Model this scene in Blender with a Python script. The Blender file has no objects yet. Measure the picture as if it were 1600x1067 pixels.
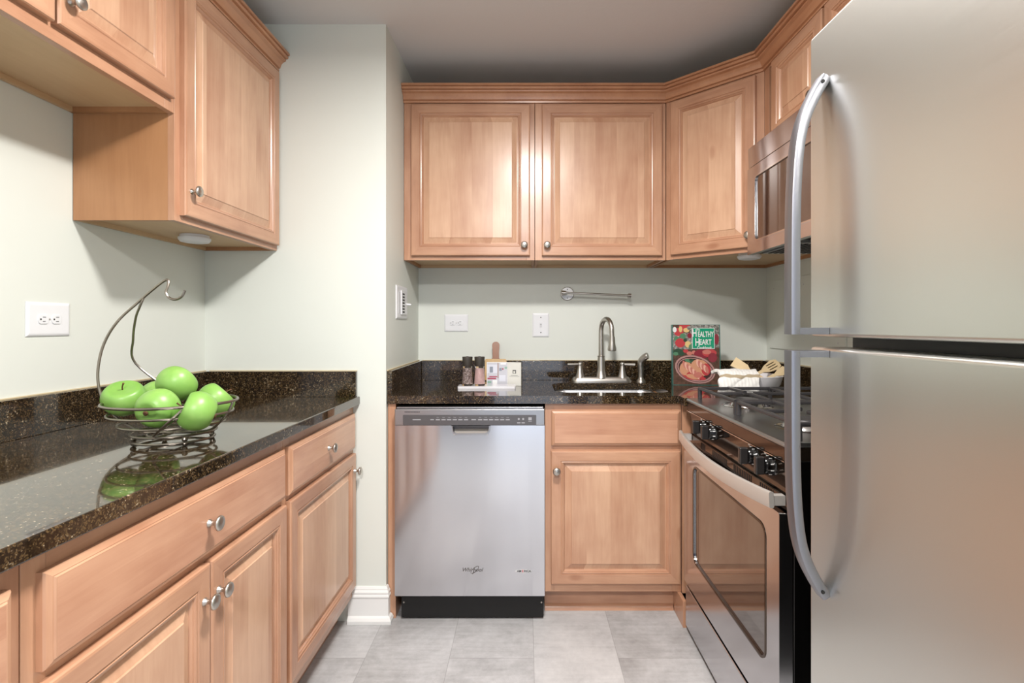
import bpy, bmesh, math, random
from mathutils import Vector, Matrix
random.seed(7)
S = bpy.context.scene
COL = S.collection
PI = math.pi
# ------------------------------------------------------------------ camera
CH = 1.203                                    # camera height
FPX = 800.0
cd = bpy.data.cameras.new('camera'); cam = bpy.data.objects.new('camera', cd); COL.objects.link(cam)
cam.location = (0, 0, CH); cam.rotation_euler = (PI/2, 0, 0)
cd.sensor_fit = 'HORIZONTAL'; cd.sensor_width = 36.0; cd.lens = 36.0*FPX/1600.0
cd.shift_x = -22/1600.0; cd.shift_y = -25.5/1600.0
cd.clip_start = 0.02
S.camera = cam
# ------------------------------------------------------------------ world / exposure
w = bpy.data.worlds.new('daylight'); S.world = w; w.use_nodes = True
bg = w.node_tree.nodes['Background']; bg.inputs[0].default_value = (0.76, 0.85, 1.0, 1); bg.inputs[1].default_value = 1.6
S.view_settings.view_transform = 'Standard'; S.view_settings.look = 'None'
S.view_settings.gamma = 1.0; S.view_settings.exposure = 0.58; S.view_settings.use_curve_mapping = False
LAMP = (0.04, 1.0)
def area(name, loc, size, power, color, shape='DISK', rot=(0, 0, 0)):
    l = bpy.data.lights.new(name, 'AREA'); l.shape = shape; l.size = size; l.energy = power; l.color = color
    o = bpy.data.objects.new(name, l); COL.objects.link(o); o.location = loc; o.rotation_euler = rot
    return o
area('ceiling_lamp_light', (LAMP[0], LAMP[1], 2.325), 0.22, 29, (1.0, 0.96, 0.92))
area('rear_fill_light', (-0.15, -0.75, 2.325), 0.3, 44, (1.0, 0.97, 0.95))  # unseen fill light added behind the camera to brighten the room

# ------------------------------------------------------------------ helpers
class MB:
    def __init__(s): s.v = []; s.f = []; s.m = []
    def add(s, vs, fs, m=0):
        b = len(s.v); s.v += [tuple(q) for q in vs]
        for f in fs: s.f.append(tuple(b+i for i in f)); s.m.append(m)
        return s
    def box(s, x0, x1, y0, y1, z0, z1, m=0):
        return s.add([(x0,y0,z0),(x1,y0,z0),(x1,y1,z0),(x0,y1,z0),(x0,y0,z1),(x1,y0,z1),(x1,y1,z1),(x0,y1,z1)],
              [(3,2,1,0),(4,5,6,7),(0,1,5,4),(1,2,6,5),(2,3,7,6),(3,0,4,7)], m)
    def prism(s, poly, a0, a1, axis='z', m=0, M=None):
        def P(p, a):
            q = {'z': (p[0], p[1], a), 'y': (p[0], a, p[1]), 'x': (a, p[0], p[1])}[axis]
            return tuple(M @ Vector(q)) if M else q
        n = len(poly)
        vs = [P(p, a0) for p in poly]+[P(p, a1) for p in poly]
        fs = [tuple(range(n))[::-1], tuple(range(n, 2*n))]+[(i, (i+1) % n, n+(i+1) % n, n+i) for i in range(n)]
        return s.add(vs, fs, m)
    def lathe(s, prof, c=(0,0,0), axis='z', seg=24, m=0, M=None, sx=1, sy=1):
        vs = []; fs = []
        for (r, h) in prof:
            for k in range(seg):
                a = 2*PI*k/seg; p = (r*math.cos(a)*sx, r*math.sin(a)*sy, h)
                if axis == '-y': p = (p[0], -p[2], p[1])
                elif axis == 'y': p = (p[0], p[2], -p[1])
                elif axis == '-x': p = (-p[2], p[0], p[1])
                elif axis == 'x': p = (p[2], -p[0], p[1])
                q = Vector((p[0]+c[0], p[1]+c[1], p[2]+c[2]))
                vs.append(tuple(M @ q) if M else tuple(q))
        n = len(prof)
        for i in range(n-1):
            for k in range(seg):
                k2 = (k+1) % seg
                fs.append((i*seg+k, i*seg+k2, (i+1)*seg+k2, (i+1)*seg+k))
        if prof[0][0] > 1e-5: fs.append(tuple(range(seg))[::-1])
        if prof[-1][0] > 1e-5: fs.append(tuple((n-1)*seg+k for k in range(seg)))
        return s.add(vs, fs, m)
    def tube(s, pts, r, seg=10, closed=False, m=0, flat=None):
        pts = [Vector(p) for p in pts]; n = len(pts); rs = r if isinstance(r, (list, tuple)) else [r]*n
        T = []
        for i in range(n):
            a = pts[(i-1) % n] if closed or i > 0 else pts[i]
            b = pts[(i+1) % n] if closed or i < n-1 else pts[i]
            T.append((b-a).normalized())
        N = T[0].orthogonal().normalized() if flat is None else Vector(flat)
        vs = []; fs = []
        for i in range(n):
            N = (N-T[i]*N.dot(T[i])).normalized(); B = T[i].cross(N)
            for k in range(seg):
                a = 2*PI*k/seg
                vs.append(pts[i]+(N*math.cos(a)+B*math.sin(a))*rs[i])
        for i in range(n if closed else n-1):
            j = (i+1) % n
            for k in range(seg):
                k2 = (k+1) % seg; fs.append((i*seg+k, i*seg+k2, j*seg+k2, j*seg+k))
        if not closed: fs += [tuple(range(seg))[::-1], tuple((n-1)*seg+k for k in range(seg))]
        return s.add(vs, fs, m)
    def bar(s, pts, wN, wB, N0, ch=0.003, m=0):
        """a bar of rounded rectangular section swept along pts; N0 = direction of width wN"""
        pts = [Vector(p) for p in pts]; n = len(pts); sec = []
        a, b = wN/2, wB/2
        for (sx, sy) in ((1,1),(-1,1),(-1,-1),(1,-1)):
            cs = [(a*sx, (b-ch)*sy), ((a-ch*.3)*sx, (b-ch*.3)*sy), ((a-ch)*sx, b*sy)]
            sec += cs if sx*sy > 0 else cs[::-1]
        k = len(sec); vs = []; fs = []
        for i in range(n):
            t = (pts[min(i+1, n-1)]-pts[max(i-1, 0)]).normalized(); N = Vector(N0); N = (N-t*N.dot(t)).normalized(); B = t.cross(N)
            vs += [pts[i]+N*p+B*q for p, q in sec]
        for i in range(n-1):
            for j in range(k): j2 = (j+1) % k; fs.append((i*k+j, i*k+j2, (i+1)*k+j2, (i+1)*k+j))
        fs += [tuple(range(k))[::-1], tuple((n-1)*k+j for j in range(k))]
        return s.add(vs, fs, m)
    def sweep(s, path, prof, side=1, m=0):
        """profile (outward, z) swept along a 2D path with mitred corners; outward = right of travel * side"""
        n = len(path); P = [Vector(p) for p in path]; vs = []; fs = []; k = len(prof)
        for i in range(n):
            def nrm(a, b):
                d = (b-a).normalized(); return Vector((d.y, -d.x))*side
            if i == 0: mN = nrm(P[0], P[1])
            elif i == n-1: mN = nrm(P[-2], P[-1])
            else:
                n1 = nrm(P[i-1], P[i]); n2 = nrm(P[i], P[i+1]); mN = (n1+n2).normalized(); mN = mN/max(.2, mN.dot(n1))
            vs += [(P[i].x+mN.x*o, P[i].y+mN.y*o, z) for o, z in prof]
        for i in range(n-1):
            for j in range(k): j2 = (j+1) % k; fs.append((i*k+j, i*k+j2, (i+1)*k+j2, (i+1)*k+j))
        fs += [tuple(range(k)), tuple((n-1)*k+j for j in range(k))[::-1]]
        return s.add(vs, fs, m)
    def rings(s, w, h, prof, mside, mrail, mcent, n_panel=99, mpan=None):
        """mitred raised panel in the xz plane, front towards -y; prof = (inset, y)"""
        R = lambda i, y: [(i, y, i), (w-i, y, i), (w-i, y, h-i), (i, y, h-i)]
        for q in range(len(prof)-1):
            a = R(*prof[q]); b = R(*prof[q+1])
            for k in range(4):
                k2 = (k+1) % 4
                mm = (mrail if k in (0, 2) else mside) if q < n_panel else mpan
                s.add([a[k], a[k2], b[k2], b[k]], [(0,1,2,3)], mm)
        s.add(R(*prof[-1]), [(0,1,2,3)], mcent); s.add(R(*prof[0])[::-1], [(0,1,2,3)], mcent)
        return s
    def slab(s, outer, holes, a0, a1, axis='z', m=0):
        bm = bmesh.new(); es = []
        for loop in [outer]+holes:
            vs = [bm.verts.new((p[0], p[1], 0)) for p in loop]
            es += [bm.edges.new((vs[i], vs[(i+1) % len(vs)])) for i in range(len(vs))]
        bmesh.ops.triangle_fill(bm, edges=es, use_beauty=True)
        bmesh.ops.recalc_face_normals(bm, faces=bm.faces[:]); bm.verts.index_update()
        if bm.faces and bm.faces[:][0].normal.z < 0: bmesh.ops.reverse_faces(bm, faces=bm.faces[:])
        V = [v.co.copy() for v in bm.verts]; F = [[v.index for v in f.verts] for f in bm.faces]; bm.free()
        P = lambda p, a: {'z': (p[0], p[1], a), 'y': (p[0], a, p[1]), 'x': (a, p[0], p[1])}[axis]
        s.add([P(v, a1) for v in V], F, m); s.add([P(v, a0) for v in V], [f[::-1] for f in F], m)
        for loop in [outer]+holes:
            n = len(loop)
            s.add([P(p, a0) for p in loop]+[P(p, a1) for p in loop], [(i, (i+1) % n, n+(i+1) % n, n+i) for i in range(n)], m)
        return s
    def text(s, body, size, M, m=0, ext=0.0004, shear=0, sx=1.0, bold=0.0):
        c = bpy.data.curves.new('t', 'FONT'); c.body = body; c.size = size; c.extrude = ext; c.shear = shear; c.offset = bold
        c.align_x = 'CENTER'; c.align_y = 'CENTER'; c.resolution_u = 3
        o = bpy.data.objects.new('t', c); COL.objects.link(o)
        dg = bpy.context.evaluated_depsgraph_get(); dg.update(); me = bpy.data.meshes.new_from_object(o.evaluated_get(dg))
        s.add([M @ Vector((v.co.x*sx, v.co.y, v.co.z)) for v in me.vertices], [tuple(p.vertices) for p in me.polygons], m)
        bpy.data.objects.remove(o); bpy.data.meshes.remove(me); bpy.data.curves.remove(c)
        return s
    def build(s, name, mats, parent=None, bevel=0, seg=2, sharp=35, weld=False, loc=None, rot=None, subd=0, fix=True):
        me = bpy.data.meshes.new(name); me.from_pydata(s.v, [], s.f)
        if not isinstance(mats, (list, tuple)): mats = [mats]
        for q in mats: me.materials.append(q)
        me.polygons.foreach_set('material_index', s.m)
        bm = bmesh.new(); bm.from_mesh(me)
        if weld: bmesh.ops.remove_doubles(bm, verts=bm.verts[:], dist=1e-5)
        if fix: bmesh.ops.recalc_face_normals(bm, faces=bm.faces[:])
        uv = bm.loops.layers.uv.new('uv')
        for f in bm.faces:
            n = f.normal; az = abs(n.z) > .7
            for l in f.loops:
                c = l.vert.co; l[uv].uv = (c.x, c.y) if az else ((c.x, c.z) if abs(n.y) > abs(n.x) else (c.y, c.z))
        bm.to_mesh(me); bm.free()
        me.polygons.foreach_set('use_smooth', [True]*len(me.polygons)); me.set_sharp_from_angle(angle=math.radians(sharp)); me.update()
        o = bpy.data.objects.new(name, me); COL.objects.link(o)
        if parent: o.parent = parent
        if loc: o.location = loc
        if rot: o.rotation_euler = rot
        if bevel:
            b = o.modifiers.new('bevel', 'BEVEL'); b.width = bevel; b.segments = seg; b.limit_method = 'ANGLE'; b.angle_limit = math.radians(40); b.harden_normals = True
        if subd:
            b = o.modifiers.new('sub', 'SUBSURF'); b.levels = subd; b.render_levels = subd
        return o
def tag(o, label, cat, group=None):
    o['label'] = label; o['category'] = cat
    if group: o['group'] = group
    return o
def thing(name, label, cat, loc=(0,0,0), rz=0, group=None):
    o = bpy.data.objects.new(name, None); COL.objects.link(o); o.location = loc; o.rotation_euler = (0, 0, rz); o.empty_display_size = .05
    return tag(o, label, cat, group)
def structure(o): o['kind'] = 'structure'; return o
def rrect(x0, x1, y0, y1, r, n=5):
    out = []
    for cx, cy, a0 in ((x1-r, y0+r, -PI/2), (x1-r, y1-r, 0), (x0+r, y1-r, PI/2), (x0+r, y0+r, PI)):
        out += [(cx+r*math.cos(a0+PI/2*k/n), cy+r*math.sin(a0+PI/2*k/n)) for k in range(n+1)]
    return out
def ell(cx, cy, a, b, n=32, rot=0):
    return [(cx+a*math.cos(t)*math.cos(rot)-b*math.sin(t)*math.sin(rot), cy+a*math.cos(t)*math.sin(rot)+b*math.sin(t)*math.cos(rot)) for t in [2*PI*k/n for k in range(n)]]
def smooth(pts, n=8, closed=False):
    P = [Vector(p) for p in pts]; out = []; N = len(P)
    for i in range(N if closed else N-1):
        g = lambda k: P[k % N] if closed else P[max(0, min(N-1, k))]
        p0, p1, p2, p3 = g(i-1), g(i), g(i+1), g(i+2)
        for k in range(n):
            t = k/n
            out.append(0.5*((2*p1)+(p2-p0)*t+(2*p0-5*p1+4*p2-p3)*t*t+(3*p1-p0-3*p2+p3)*t**3))
    if not closed: out.append(P[-1])
    return out

# ------------------------------------------------------------------ materials
def srgb(r, g, b):
    f = lambda c: (c/255/12.92) if c/255 <= .04045 else ((c/255+.055)/1.055)**2.4
    return (f(r), f(g), f(b), 1)
class NT:
    def __init__(s, name):
        s.mat = bpy.data.materials.new(name); s.mat.use_nodes = True; s.n = s.mat.node_tree.nodes; s.l = s.mat.node_tree.links
        s.b = s.n['Principled BSDF']
    def node(s, t, **kw):
        x = s.n.new(t)
        for k, v in kw.items(): setattr(x, k, v)
        return x
    def link(s, a, b): s.l.new(a, b)
    def set(s, **kw):
        for k, v in kw.items():
            s.b.inputs[k.replace('_', ' ')].default_value = v
        return s
    def ramp(s, stops, fac):
        r = s.node('ShaderNodeValToRGB'); e = r.color_ramp.elements
        while len(e) < len(stops): e.new(.5)
        for q, (p, c) in zip(e, stops): q.position = p; q.color = c
        s.link(fac, r.inputs[0]); return r.outputs[0]
    def math(s, op, a, b=None):
        x = s.node('ShaderNodeMath', operation=op)
        for i, q in enumerate((a, b)):
            if q is None: continue
            if isinstance(q, (int, float)): x.inputs[i].default_value = q
            else: s.link(q, x.inputs[i])
        return x.outputs[0]
    def noise(s, vec, scale, detail=4, rough=.5, dist=0):
        x = s.node('ShaderNodeTexNoise'); x.inputs['Scale'].default_value = scale; x.inputs['Detail'].default_value = detail
        x.inputs['Roughness'].default_value = rough; x.inputs['Distortion'].default_value = dist
        if vec is not None: s.link(vec, x.inputs['Vector'])
        return x.outputs['Fac']
    def bump(s, h, strength, dist=.001):
        x = s.node('ShaderNodeBump'); x.inputs['Strength'].default_value = strength; x.inputs['Distance'].default_value = dist
        s.link(h, x.inputs['Height']); s.link(x.outputs[0], s.b.inputs['Normal']); return x
def plain(name, col, rough=.5, metal=0, **kw):
    t = NT(name); t.set(Base_Color=col, Roughness=rough, Metallic=metal, **kw); return t.mat
def wood(name, axis, dark, light, boards=0, rough=.3, tint=.5, coat=.35):
    t = NT(name); tc = t.node('ShaderNodeTexCoord'); oi = t.node('ShaderNodeObjectInfo')
    add = t.node('ShaderNodeVectorMath', operation='ADD'); sc = t.node('ShaderNodeVectorMath', operation='SCALE')
    cmb = t.node('ShaderNodeCombineXYZ')
    for i in range(3): t.link(oi.outputs['Random'], cmb.inputs[i])
    t.link(cmb.outputs[0], sc.inputs[0]); sc.inputs['Scale'].default_value = 17.3
    t.link(tc.outputs['Object'], add.inputs[0]); t.link(sc.outputs[0], add.inputs[1])
    sep = t.node('ShaderNodeSeparateXYZ'); t.link(tc.outputs['Object'], sep.inputs[0])
    vec = add.outputs[0]
    if boards:
        ac = t.math('ADD', sep.outputs[0] if axis != 'x' else sep.outputs[2], sep.outputs[1])
        idn = t.math('FLOOR', t.math('DIVIDE', t.math('ADD', ac, t.math('MULTIPLY', oi.outputs['Random'], 3.7)), boards))
        wn = t.node('ShaderNodeTexWhiteNoise', noise_dimensions='1D'); t.link(idn, wn.inputs['W'])
        c2 = t.node('ShaderNodeVectorMath', operation='MULTIPLY_ADD')
        t.link(wn.outputs['Color'], c2.inputs[0]); c2.inputs[1].default_value = (9, 9, 9); t.link(vec, c2.inputs[2]); vec = c2.outputs[0]
    mp = t.node('ShaderNodeMapping'); t.link(vec, mp.inputs[0])
    k = {'x': (1.6, 13, 13), 'y': (13, 1.6, 13), 'z': (13, 13, 1.6)}[axis]; mp.inputs['Scale'].default_value = k
    n1 = t.noise(mp.outputs[0], 1.0, 8, .62, .6)
    mp2 = t.node('ShaderNodeMapping'); t.link(vec, mp2.inputs[0]); mp2.inputs['Scale'].default_value = tuple(q*(9 if q > 2 else 5) for q in k)
    n2 = t.noise(mp2.outputs[0], 1.0, 3, .6)
    n3 = t.noise(vec, 5.0, 3, .5)
    f = t.math('ADD', t.math('ADD', t.math('MULTIPLY', n1, .45), t.math('MULTIPLY', n2, .16)), t.math('MULTIPLY', n3, .42))
    if boards: f = t.math('ADD', f, t.math('MULTIPLY', t.math('SUBTRACT', wn.outputs['Value'], .5), .16))
    else: f = t.math('ADD', f, t.math('MULTIPLY', t.math('SUBTRACT', oi.outputs['Random'], .5), .06))
    vk = t.node('ShaderNodeTexVoronoi'); vk.inputs['Scale'].default_value = 1.0; mk = t.node('ShaderNodeMapping'); t.link(vec, mk.inputs[0])
    mk.inputs['Scale'].default_value = tuple(4.2 if q > 2 else 1.9 for q in k); t.link(mk.outputs[0], vk.inputs['Vector'])
    kn = t.ramp([(.0, (1, 1, 1, 1)), (.035, (.75, .75, .75, 1)), (.075, (0, 0, 0, 1))], vk.outputs['Distance'])
    f = t.math('SUBTRACT', f, t.math('MULTIPLY', t.math('MULTIPLY', kn, n2), .42))
    col = t.ramp([(.0, tuple(c*.45 for c in dark[:3])+(1,)), (.28, dark), (.66, light)], f)
    t.link(col, t.b.inputs['Base Color'])
    t.set(Roughness=rough, Coat_Weight=coat, Coat_Roughness=.22)
    t.bump(n2, .06)
    return t.mat
MD, ML = srgb(156, 107, 80), srgb(199, 155, 125)
Wz = wood('maple_vertical', 'z', MD, ML); Wx = wood('maple_horizontal', 'x', MD, ML)
Wp = wood('maple_panel', 'z', srgb(172, 124, 96), srgb(211, 172, 142), boards=.098)
Wy = wood('maple_moulding', 'y', srgb(166, 112, 80), srgb(198, 146, 110))
Wd = wood('maple_drawer', 'x', srgb(167, 116, 90), srgb(205, 160, 131), boards=.06)
Wv = wood('maple_veneer_shaded', 'z', srgb(154, 106, 70), srgb(180, 132, 92), rough=.45, coat=.1)  # veneer colour darkened to carry the shade on the cabinet sides
Wu = wood('pale_underside', 'x', srgb(188, 156, 118), srgb(206, 176, 138), rough=.5, coat=.05)
def paint(name, col, bump=.08, scale=180, rough=.55):
    t = NT(name); tc = t.node('ShaderNodeTexCoord'); t.set(Base_Color=col, Roughness=rough)
    t.bump(t.noise(tc.outputs['Object'], scale, 3), bump); return t.mat
M_wall = paint('pale_green_paint', srgb(218, 222, 215))
M_ceil = paint('ceiling_paint', srgb(218, 217, 217), .5, 90, .7)
M_trim = plain('white_trim_paint', srgb(232, 232, 230), .35)
def granite():
    t = NT('dark_granite'); tc = t.node('ShaderNodeTexCoord'); P = tc.outputs['Object']
    vs = []
    for sc in (430, 190):
        v = t.node('ShaderNodeTexVoronoi'); v.inputs['Scale'].default_value = sc; t.link(P, v.inputs['Vector'])
        s = t.node('ShaderNodeSeparateColor'); t.link(v.outputs['Color'], s.inputs[0]); vs.append(s)
    big = t.noise(P, 14, 4, .6)
    f = t.math('ADD', t.math('MULTIPLY', vs[0].outputs[0], .62), t.math('MULTIPLY', vs[1].outputs[1], .38))
    f = t.math('ADD', f, t.math('MULTIPLY', t.math('SUBTRACT', big, .5), .35))
    c = t.ramp([(0, srgb(16, 12, 9)), (.45, srgb(30, 23, 15)), (.62, srgb(56, 43, 27)), (.78, srgb(92, 73, 47)), (.88, srgb(66, 50, 32)), (.97, srgb(164, 150, 126))], f)
    t.link(c, t.b.inputs['Base Color']); t.set(Roughness=.08, IOR=1.5, Coat_Weight=.55, Coat_IOR=1.5, Coat_Roughness=.012)
    return t.mat
M_gran = granite()
def steel(name, col, rough=.26, aniso=.75, rot=0.0, streak=.05):
    t = NT(name); tc = t.node('ShaderNodeTexCoord'); mp = t.node('ShaderNodeMapping'); t.link(tc.outputs['UV'], mp.inputs[0])
    mp.inputs['Scale'].default_value = (3, 700, 1)
    n = t.noise(mp.outputs[0], 1.0, 2)
    r = t.math('ADD', t.math('MULTIPLY', t.math('SUBTRACT', n, .5), streak), rough); t.link(r, t.b.inputs['Roughness'])
    tg = t.node('ShaderNodeTangent', direction_type='UV_MAP', uv_map='uv'); t.link(tg.outputs[0], t.b.inputs['Tangent'])
    t.set(Base_Color=col, Metallic=1.0, Anisotropic=aniso, Anisotropic_Rotation=rot)
    return t.mat
M_ss = steel('brushed_steel', srgb(204, 204, 208), .13, .93, 0.25, .03)
M_fr = steel('brushed_fridge_steel', srgb(228, 229, 224), .31, .3)
M_ssd = steel('brushed_trim_steel', srgb(178, 178, 180), .3, .3)
M_nick = plain('satin_nickel', srgb(190, 185, 178), .33, 1)
M_hand = plain('satin_handle_metal', srgb(142, 142, 148), .38, 1)
M_ohan = plain('satin_oven_handle', srgb(222, 216, 210), .5, .75)
M_wire = plain('dark_nickel_wire', srgb(150, 142, 132), .3, 1)
M_chrome = plain('polished_steel', srgb(215, 213, 212), .12, 1)
M_blk = plain('black_enamel', srgb(7, 6, 6), .16)
M_mat = plain('matt_black', srgb(10, 9, 9), .6)
M_bst = plain('dark_mirror_enamel', srgb(88, 74, 64), .07, .9)
M_glass = plain('dark_oven_glass', srgb(44, 32, 26), .06, 0, IOR=1.75, Coat_Weight=1.0, Coat_IOR=1.7)
M_iron = plain('cast_iron', srgb(58, 56, 58), .38, .2)
M_cpan = plain('grey_control_film', srgb(92, 90, 92), .3, .3)
M_white = plain('white_plastic', srgb(228, 229, 232), .3)
M_wht2 = plain('off_white_plastic', srgb(206, 206, 208), .35)
M_cer = plain('white_glazed_ceramic', srgb(228, 226, 230), .1, 0, Coat_Weight=.5)
M_lbl = plain('white_print', srgb(225, 225, 225), .5)
M_ink = plain('black_print', srgb(25, 25, 30), .5)
M_red = plain('red_print', srgb(176, 34, 42), .4)
def em(name, col, s):
    t = NT(name); t.set(Base_Color=col, Emission_Color=col, Emission_Strength=s); return t.mat
M_lamp = em('lit_lamp_glass', (1, .94, .88, 1), 9.0)

# ------------------------------------------------------------------ the room
XL, XR, XP = -1.307, 1.273, -.57        # left wall, right wall, side of the corner block
YP, YB, YR = 2.083, 2.71, -3.0          # front of corner block, back wall, rear wall
HC = 2.427
def room():
    t = NT('grey_vinyl_tile'); tc = t.node('ShaderNodeTexCoord'); sep = t.node('ShaderNodeSeparateXYZ'); t.link(tc.outputs['Object'], sep.inputs[0])
    X, Y = sep.outputs[0], sep.outputs[1]; TW = .305
    ux = t.math('DIVIDE', t.math('ADD', X, TW*20-.028), TW); ix = t.math('FLOOR', ux)
    off = t.math('MULTIPLY', t.math('MODULO', ix, 2), .5)
    uy = t.math('ADD', t.math('DIVIDE', t.math('ADD', Y, .61*10-1.85+.305), .61), off); iy = t.math('FLOOR', uy)
    wn = t.node('ShaderNodeTexWhiteNoise', noise_dimensions='2D'); cb = t.node('ShaderNodeCombineXYZ'); t.link(ix, cb.inputs[0]); t.link(iy, cb.inputs[1]); t.link(cb.outputs[0], wn.inputs['Vector'])
    def edge(u, wd):
        fr = t.math('FRACT', u); d = t.math('MINIMUM', fr, t.math('SUBTRACT', 1.0, fr)); return t.math('LESS_THAN', d, wd)
    line = t.math('MAXIMUM', edge(ux, .0035), edge(uy, .0018))
    va = t.node('ShaderNodeVectorMath', operation='MULTIPLY_ADD'); t.link(wn.outputs['Color'], va.inputs[0]); va.inputs[1].default_value = (7, 7, 0); t.link(tc.outputs['Object'], va.inputs[2])
    n1 = t.noise(va.outputs[0], 4, 9, .65, .4); n2 = t.noise(va.outputs[0], 38, 5, .7)
    mp = t.node('ShaderNodeMapping'); t.link(va.outputs[0], mp.inputs[0]); mp.inputs['Scale'].default_value = (4, 60, 1); n3 = t.noise(mp.outputs[0], 1, 3)
    f = t.math('ADD', t.math('ADD', t.math('MULTIPLY', n1, .6), t.math('MULTIPLY', n2, .22)), t.math('MULTIPLY', n3, .16))
    f = t.math('ADD', f, t.math('MULTIPLY', t.math('SUBTRACT', wn.outputs['Value'], .5), .12))
    f = t.math('SUBTRACT', f, t.math('MULTIPLY', line, .16))
    c = t.ramp([(.3, srgb(146, 145, 145)), (.5, srgb(182, 182, 183)), (.7, srgb(206, 206, 206))], f)
    t.link(c, t.b.inputs['Base Color']); t.set(Roughness=.42); t.bump(n2, .08)
    structure(MB().box(-1.5, 1.5, YR-.1, YB+.1, -.05, 0).build('floor', t.mat))
    structure(MB().box(-1.5, 1.5, YR-.1, YB+.1, HC, HC+.05).build('ceiling', M_ceil))
    structure(MB().box(XL-.1, XL, YR-.1, YB+.1, 0, HC).build('wall_left', M_wall))
    structure(MB().box(XR, XR+.1, YR-.1, YB+.1, 0, HC).build('wall_right', M_wall))
    structure(MB().box(XP, XR, YB, YB+.1, 0, HC).build('wall_back', M_wall))
    structure(MB().box(XL, XP, YP, YB+.1, 0, HC).build('wall_corner', M_wall))
    # wall behind the camera with a wide opening to the daylit room
    structure(MB().slab([(XL, 0), (-.45, 0), (-.45, 2.1), (.6, 2.1), (.6, 0), (XR, 0), (XR, HC), (XL, HC)], [], YR-.1, YR, 'y').build('wall_rear', paint('blue_grey_paint', srgb(140, 144, 166))))
    structure(MB().box(-1.12, -.52, YR+.001, YR+.04, 0.01, 2.03).build('reflection_panel', plain('slate_blue_panel', srgb(118, 124, 150), .5)))  # unseen door-sized panel added to put a dark band in the dishwasher's reflection
    # baseboard around the foot of the corner block
    pr = [(0, 0), (.026, 0), (.027, .012), (.022, .022), (.014, .028), (.013, .098), (.016, .102), (.016, .108), (.013, .112), (.014, .122), (.009, .130), (.009, .134), (.005, .142), (0, .142)]
    structure(MB().sweep([(-.72, YP), (XP, YP), (XP, YP+.016)], pr, 1).build('baseboard_back', M_trim, sharp=25))
    # ceiling lamp, plus a dome for the added rear fill light
    for i, (x, y, lab) in enumerate(((LAMP[0], LAMP[1], 'round white ceiling lamp above the middle of the kitchen'), (-.15, -.75, 'round white dome of the added fill light, unseen near the rear doorway'))):
        r = thing('ceiling_lamp', lab, 'lamp', (x, y, HC))
        MB().lathe([(0, 0), (.17, 0), (.17, -.02), (.15, -.028), (0, -.028)], seg=40).build('lamp_base', M_nick, r)
        MB().lathe([(.145, -.028), (.15, -.04), (.13, -.07), (.08, -.09), (0, -.098)], seg=40).build('lamp_shade', M_lamp, r)
room()

# ------------------------------------------------------------------ cabinet pieces
KN = MB().lathe([(0, 0), (.0085, 0), (.0085, .002), (.0055, .005), (.0048, .013), (.0065, .016), (.013, .019), (.0162, .0225), (.0155, .026), (.011, .0285), (0, .0295)], axis='-y', seg=28)
def knob(parent, x, z, y=0, name='knob'):
    m = MB(); m.v = list(KN.v); m.f = list(KN.f); m.m = list(KN.m)
    o = m.build(name, M_nick, parent, sharp=60); o.location = (x, y, z); return o
TD = .019
def door(parent, x0, x1, z0, z1, kx=None, kz=None, y=-TD, name='door'):
    """raised-panel mitred door, front surface at local y"""
    w, h = x1-x0, z1-z0
    P = [(0, TD), (0, .004), (.002, .001), (.006, 0), (.040, 0), (.0415, .0025), (.043, .0025), (.0455, .0005), (.049, .0015), (.0505, .0055), (.053, .0055), (.056, .0095), (.0575, .0125), (.0605, .0125), (.082, .0050), (.084, .0025), (.0845, .0025)]
    if min(w, h) < .2: pass
    o = MB().rings(w, h, P, 0, 1, 2, 12, 2).build(name, [Wz, Wx, Wp], parent, sharp=20)
    o.location = (x0, y, z0)
    if kx is not None: knob(o, kx-x0, kz-z0)
    return o
def drawer(parent, x0, x1, z0, z1, kx=None, kz=None, y=-TD, name='drawer_front'):
    P = [(0, TD), (0, .009), (.002, .006), (.009, .0025), (.0105, .0025), (.0125, 0), (.014, 0)]
    o = MB().rings(x1-x0, z1-z0, P, 0, 1, 2, 99, 2).build(name, [Wz, Wx, Wd], parent, sharp=20)
    o.location = (x0, y, z0)
    if kx is not None: knob(o, kx-x0, kz-z0)
    return o
def frame(parent, w, z0, z1, xs, zs, st=.038):
    """face frame, front at y=0; xs = centres of inner stiles, zs = centres of inner rails"""
    m = MB()
    m.box(0, st, 0, TD, z0, z1, 0).box(w-st, w, 0, TD, z0, z1, 0)
    m.box(st, w-st, 0, TD, z0, z0+st, 1).box(st, w-st, 0, TD, z1-st, z1, 1)
    for x in xs: m.box(x-st/2, x+st/2, 0.0003, TD, z0+st, (zs[0]-.02) if zs else z1-st, 0)
    for z in zs: m.box(st, w-st, 0.0002, TD, z-.02, z+.02, 1)
    return m.build('face_frame', [Wz, Wx], parent, bevel=.0008, seg=1)
def upper(label, loc, rz, w, h, d, doors, xs=(), side_l=True):
    r = thing('wall_cabinet', label, 'cabinet', loc, rz)
    m = MB(); t = .013
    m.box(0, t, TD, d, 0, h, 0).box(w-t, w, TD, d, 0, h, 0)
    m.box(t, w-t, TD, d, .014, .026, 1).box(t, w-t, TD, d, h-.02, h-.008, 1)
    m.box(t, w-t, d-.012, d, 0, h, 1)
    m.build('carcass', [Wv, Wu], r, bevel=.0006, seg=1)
    frame(r, w, 0, h, xs, ())
    for (x0, x1, z0, z1, kx, kz) in doors: door(r, x0, x1, z0, z1, kx, kz)
    return r
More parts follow.
